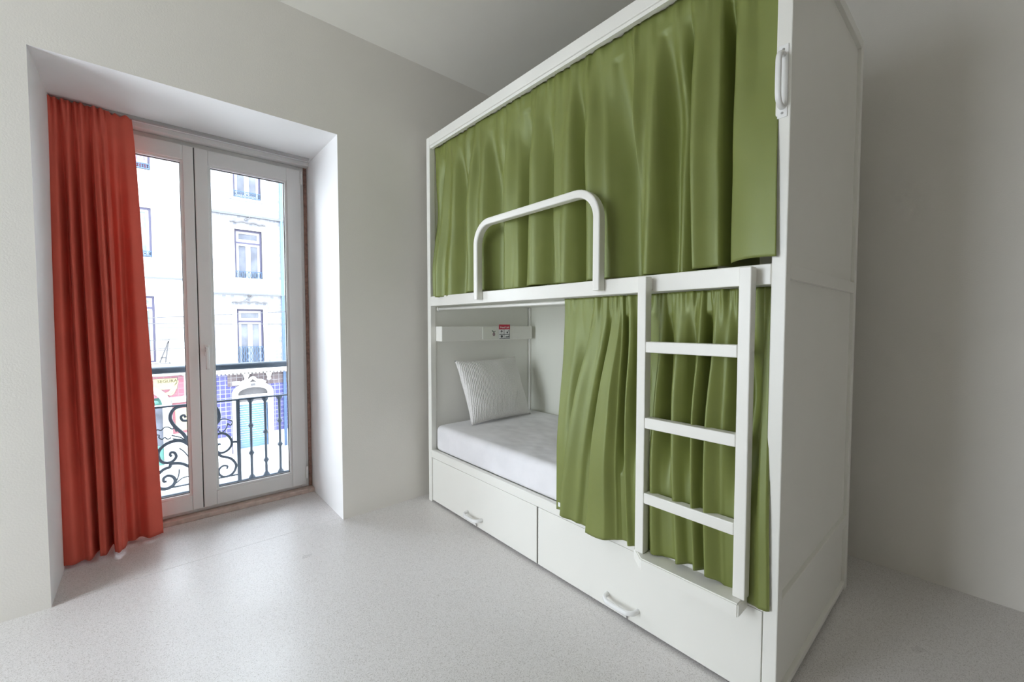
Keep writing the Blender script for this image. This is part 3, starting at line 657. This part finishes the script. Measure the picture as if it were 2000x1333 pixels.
# tiled house on the right
tb = empty('tiled_house', (3.2, YF, ZS), 'tall house with pale wall tiles and a blue-tiled ground floor across the street', 'house')
wins = [(2.70, 3.66, 6.28, 8.75), (2.70, 3.66, 2.58, 5.02), (2.72, 3.65, -0.55, 1.82), (0, 0, 0, 0), (5.6, 6.55, 6.28, 8.75), (5.6, 6.55, 2.58, 5.02), (5.6, 6.55, -.55, 1.82)]
wins = [q for q in wins if q[1] > q[0]]
obj('upper_wall', holed(B(), XM, 9.5, YF, YF + .5, -0.60, 9.4, wins), 'tile_pale', tb)
door = (2.69, 3.74, ZS + 0.25, -1.38)
obj('ground_wall', holed(B(), XM, 9.5, YF, YF + .5, ZS, -0.60, [door]), 'tile_blue', tb)
bx('dark_tile_band', 'tile_brown', tb, 2.35, 4.6, YF - .012, YF, -1.30, -0.72, 0)
bx('plinth', 'stone_white', tb, XM, 2.44, YF - .06, YF, ZS, -3.32, 0.01); bx('plinth', 'stone_white', tb, 3.96, 9.5, YF - .06, YF, ZS, -3.32, 0.01)
for za, zb, pr, mt_ in ((5.55, 5.63, .12, 'cornice_grey'), (2.40, 2.46, .12, 'cornice_grey'), (2.46, 3.08, .025, 'stone_white'), (9.1, 9.2, .12, 'cornice_grey')):
    bx('band', mt_, tb, XM, 9.5, YF - pr, YF, za, zb, 0)
bx('cornice', 'stone_white', tb, XM, 9.5, YF - .35, YF, -0.74, -0.56, 0.02)
bm = B()
for i in range(60): box(bm, 1.5 + i * .13, 1.57 + i * .13, YF - .30, YF, -0.80, -0.74)
obj('dentils', bm, 'stone_white', tb)
for i, (x0, x1, z0, z1) in enumerate(wins):
    k = (0, 1, 2)[i % 3]
    far_window(tb, x0, x1, z0, z1, transom=(None, 4.50, 1.32)[k], railz=z0 + (.28, .78, .85)[k])
    surround(tb, x0, x1, z0, z1, bottom=True)
    if k: pediment(tb, (x0 + x1) / 2, z1 + .26)
for x in (2.98, 3.79):
    bm = B(); lathe(bm, x, YF - .10, [(-0.78, .13), (-0.88, .11), (-1.0, .06), (-1.08, .09), (-1.13, .02)], 10); obj('bracket', bm, 'stone_white', tb, True)
path = [(4.39, YF - .07, ZS), (4.39, YF - .07, 9.3)]
obj('drainpipe', sweep(B(), path, circ(.06, 10), (0, 1, 0)), 'pipe_blue', tb, True)
# shop door: white arched surround, grey fanlight, blue roller shutter
bm = B()
ax0, ax1, zs_ = 2.69, 3.74, -1.62
outer = [(ax0 - .21, ZS), (ax0 - .21, zs_)] + [((ax0 + ax1) / 2 - (.735) * math.cos(R(a)), zs_ + .46 * math.sin(R(a))) for a in range(10, 180, 10)] + [(ax1 + .21, zs_), (ax1 + .21, ZS)]
inner = [(ax0, ZS), (ax0, zs_)] + [((ax0 + ax1) / 2 - (.525) * math.cos(R(a)), zs_ + .24 * math.sin(R(a))) for a in range(10, 180, 10)] + [(ax1, zs_), (ax1, ZS)]
rings = [[bm.verts.new((x, yy, z)) for x, z in pts] for pts, yy in ((outer, YF - .10), (inner, YF - .10), (inner, YF + .2), (outer, YF + .02))]
for a, b_ in ((0, 1), (1, 2), (3, 0)):
    for i in range(len(outer) - 1): bm.faces.new((rings[a][i], rings[a][i + 1], rings[b_][i + 1], rings[b_][i]))
obj('door_surround', bm, 'stone_white', tb)
bx('door_step', 'stone_white', tb, ax0 - .2, ax1 + .2, YF - .14, YF + .1, ZS + .12, ZS + .262, 0.01)
bx('fanlight', 'stone_grey', tb, ax0, ax1, YF + .10, YF + .2, -1.98, -1.36, 0)
bx('lintel', 'stone_white', tb, ax0, ax1, YF + .04, YF + .12, -1.80, -1.70, 0); bx('lintel', 'stone_white', tb, ax0, ax1, YF + .04, YF + .12, -2.08, -1.98, 0)
z = ZS + 0.26
while z < -2.10:
    bx('shutter_slat', 'shutter_blue', tb, ax0, ax1, YF + .06, YF + .10, z, z + 0.088, 0.012); z += 0.095
obj('crest', sweep(B(), catmull([(2.75, YF - .11, -1.22), (2.9, YF - .11, -1.12), (3.05, YF - .11, -1.10), (3.2, YF - .11, -0.98), (3.35, YF - .11, -1.10), (3.5, YF - .11, -1.12), (3.65, YF - .11, -1.22)], 4), rrect(.12, .08, .02), (0, 1, 0)), 'stone_white', tb)
bx('number_plate', 'stone_white', tb, 2.50, 2.78, YF - .05, YF - .01, -1.26, -1.10, 0.01)
bx('keystone', 'stone_grey', tb, 3.13, 3.29, YF - .12, YF - .09, -1.32, -1.22, 0)

# white rendered house on the left with a red shop front
wb = empty('white_house', (-1.5, YF, ZS), 'white rendered house with a red and yellow shop front across the street', 'house')
lw = [(-0.85, 0.215, 6.72, 8.6), (-0.85, 0.20, 3.62, 5.38), (-0.85, 0.215, -0.18, 2.22), (-3.6, -2.5, 6.72, 8.6), (-3.6, -2.5, 3.62, 5.38), (-3.6, -2.5, -.18, 2.22)]
obj('upper_wall', holed(B(), -9.0, XM, YF, YF + .5, -0.55, 9.2, lw), 'render_white', wb)
arch = (-1.20, 0.34, ZS + 0.1, -1.75)
obj('ground_wall', holed(B(), -9.0, XM, YF, YF + .5, ZS, -0.55, [(-1.2, 0.34, ZS + .1, -1.02)]), 'render_white', wb)
for i, (x0, x1, z0, z1) in enumerate(lw):
    k = i % 3
    far_window(wb, x0, x1, z0, z1, transom=(None, None, 1.80)[k], railz=None if k == 2 else z0 + .22, curtain=(k != 0), split=(True))
    if k < 2:
        bm = B(); box(bm, x0 - .17, x1 + .18, YF - .22, YF, z0 - .16, z0 - .10); box(bm, x0 - .12, x1 + .13, YF - .14, YF, z0 - .26, z0 - .16)
        obj('sill', bm, 'stone_white', wb)
bx('cornice', 'cornice_grey', wb, -9.0, XM, YF - .10, YF, 2.86, 2.92, 0)
bx('cornice', 'stone_white', wb, -9.0, XM, YF - .25, YF, -0.66, -0.46, 0.02)
for z in (1.47, 1.08, 0.66, 0.31): bx('groove', 'cornice_grey', wb, 0.26, XM, YF - .006, YF, z - .012, z + .012, 0)
bm = B()
for z in (0.64, 0.28, -0.20): box(bm, -1.25, 0.585, YF - .62, YF - .60, z - .012, z + .012)
for i in range(15): box(bm, -1.25 + i * .1305, -1.24 + i * .1305, YF - .62, YF - .60, -0.2, .64)
for z in (0.64, -0.2): box(bm, 0.57, 0.59, YF - .62, YF, z - .012, z + .012); box(bm, -1.25, -1.23, YF - .62, YF, z - .012, z + .012)
obj('balcony_rail', bm, 'wire', wb)
bx('balcony_floor', 'stone_white', wb, -1.3, 0.62, YF - .66, YF, -0.34, -0.22, 0)
bm = B()
for a, c in (((0.30, -.18), (0.56, .60)), ((0.46, -.18), (0.56, .60)), ((0.33, 0.0), (0.48, 0.0))):
    sweep(bm, [(a[0], YF - .4, a[1]), (c[0], YF - .4, c[1])], rrect(.045, .03, .008, 2), (0, 1, 0))
obj('folding_rack', bm, 'stone_grey', wb)
# banner in the top window
bn = bx('banner', 'banner_pink', wb, -0.78, 0.15, YF + .03, YF + .045, 6.74, 7.34, 0)
bx('banner_stripe', 'banner_red', bn, -0.78, 0.15, YF + .02, YF + .03, 6.78, 6.90, 0)
text('banner_lettering', 'FM', 0.36, (-0.12, YF + .02, 7.16), RT, 'banner_text', bn, 0.004)
# shop front
bx('shop_band', 'tile_red', wb, -1.6, 0.93, YF - .03, YF, -1.50, -0.72, 0)
sg = bx('sign_board', 'shop_yellow', wb, 0.10, 0.78, YF - .06, YF - .03, -1.20, -0.80, 0)
text('sign_lettering', 'SEGURA', 0.155, (0.50, YF - .063, -0.90), RT, 'shop_text', sg, 0.003)
for k in range(3):
    c = [(0.36 + .09 * k, YF - .045, -1.36 - .03 * k), (0.55 + .06 * k, YF - .045, -1.30 - .02 * k), (0.74 + .03 * k, YF - .045, -0.98 + .04 * k)]
    obj('swag', sweep(B(), catmull(c, 5), rrect(.06, .04, .012, 2), (0, 1, 0)), 'shop_yellow', wb)
bm = B(); cx_, zc_ = -0.43, -1.80
o_ = [(cx_ - 1.02, ZS + .1)] + [(cx_ - 1.02 * math.cos(R(a)), zc_ + .86 * math.sin(R(a))) for a in range(0, 181, 10)] + [(cx_ + 1.02, ZS + .1)]
i_ = [(cx_ - .77, ZS + .1)] + [(cx_ - .77 * math.cos(R(a)), zc_ + .66 * math.sin(R(a))) for a in range(0, 181, 10)] + [(cx_ + .77, ZS + .1)]
rings = [[bm.verts.new((x, yy, z)) for x, z in pts] for pts, yy in ((o_, YF - .09), (i_, YF - .09), (i_, YF + .2), (o_, YF))]
for a, b_ in ((0, 1), (1, 2), (3, 0)):
    for i in range(len(o_) - 1): bm.faces.new((rings[a][i], rings[a][i + 1], rings[b_][i + 1], rings[b_][i]))
obj('arch_surround', bm, 'stone_white', wb)
bm = B(); pts = [(cx_ - .77 * math.cos(R(a)), zc_ + .66 * math.sin(R(a))) for a in range(0, 181, 10)]
bm.faces.new([bm.verts.new((x, YF + .16, z)) for x, z in pts]); obj('arch_glass', bm, 'shop_teal', wb)
for k in range(6):                                        # fabric fan shade under the arch
    bm = B(); a0, a1 = 20 + k * 24, 42 + k * 24
    q = [(cx_, YF + .02, zc_ - .05), (cx_ - .72 * math.cos(R(a0)), YF - .02, zc_ + .34 * math.sin(R(a0))), (cx_ - .75 * math.cos(R((a0 + a1) / 2)), YF - .08, zc_ + .38 * math.sin(R((a0 + a1) / 2))), (cx_ - .72 * math.cos(R(a1)), YF - .02, zc_ + .34 * math.sin(R(a1)))]
    bm.faces.new([bm.verts.new(v) for v in q]); obj('fan_shade', bm, 'shop_teal', wb)
bx('shop_window', 'far_glass', wb, cx_ - .77, cx_ + .77, YF + .12, YF + .16, -3.3, zc_ - .06, 0)
bx('shop_door_panel', 'shop_teal', wb, cx_ - .77, cx_ + .77, YF + .10, YF + .16, ZS + .1, -3.3, 0.01)
bx('shop_moulding', 'stone_white', wb, 0.60, XM, YF - .10, YF, -1.72, -1.52, 0.02)
bx('shop_panel', 'shop_red', wb, 0.62, 1.40, YF - .02, YF, -2.9, -1.74, 0); bx('shop_panel', 'shop_yellow', wb, 0.70, 1.32, YF - .04, YF - .02, -2.8, -1.95, 0)
bx('shop_pilaster', 'tile_red', wb, 0.80, 0.98, YF - .05, YF - .03, -1.48, -0.74, 0)
bx('plinth', 'stone_white', wb, 0.60, XM, YF - .06, YF, ZS, -2.95, 0.01)

# overhead cables in front of the houses
for (xa, za, xb, zb, sag, lab) in ((-9, 0.95, 9.5, 2.15, 0.12, 'slanting black overhead cable in front of both houses across the street'),
                                   (-9, 1.33, 9.5, 1.22, 0.05, 'level thin overhead cable below the slanting one across the street')):
    path = [(lerp(xa, xb, i / 30), YF - 1.2, lerp(za, zb, i / 30) - sag * math.sin(math.pi * i / 30)) for i in range(31)]
    tag(obj('overhead_cable', sweep(B(), path, circ(.014, 6), (0, 1, 0)), 'wire', None), lab, 'cable')
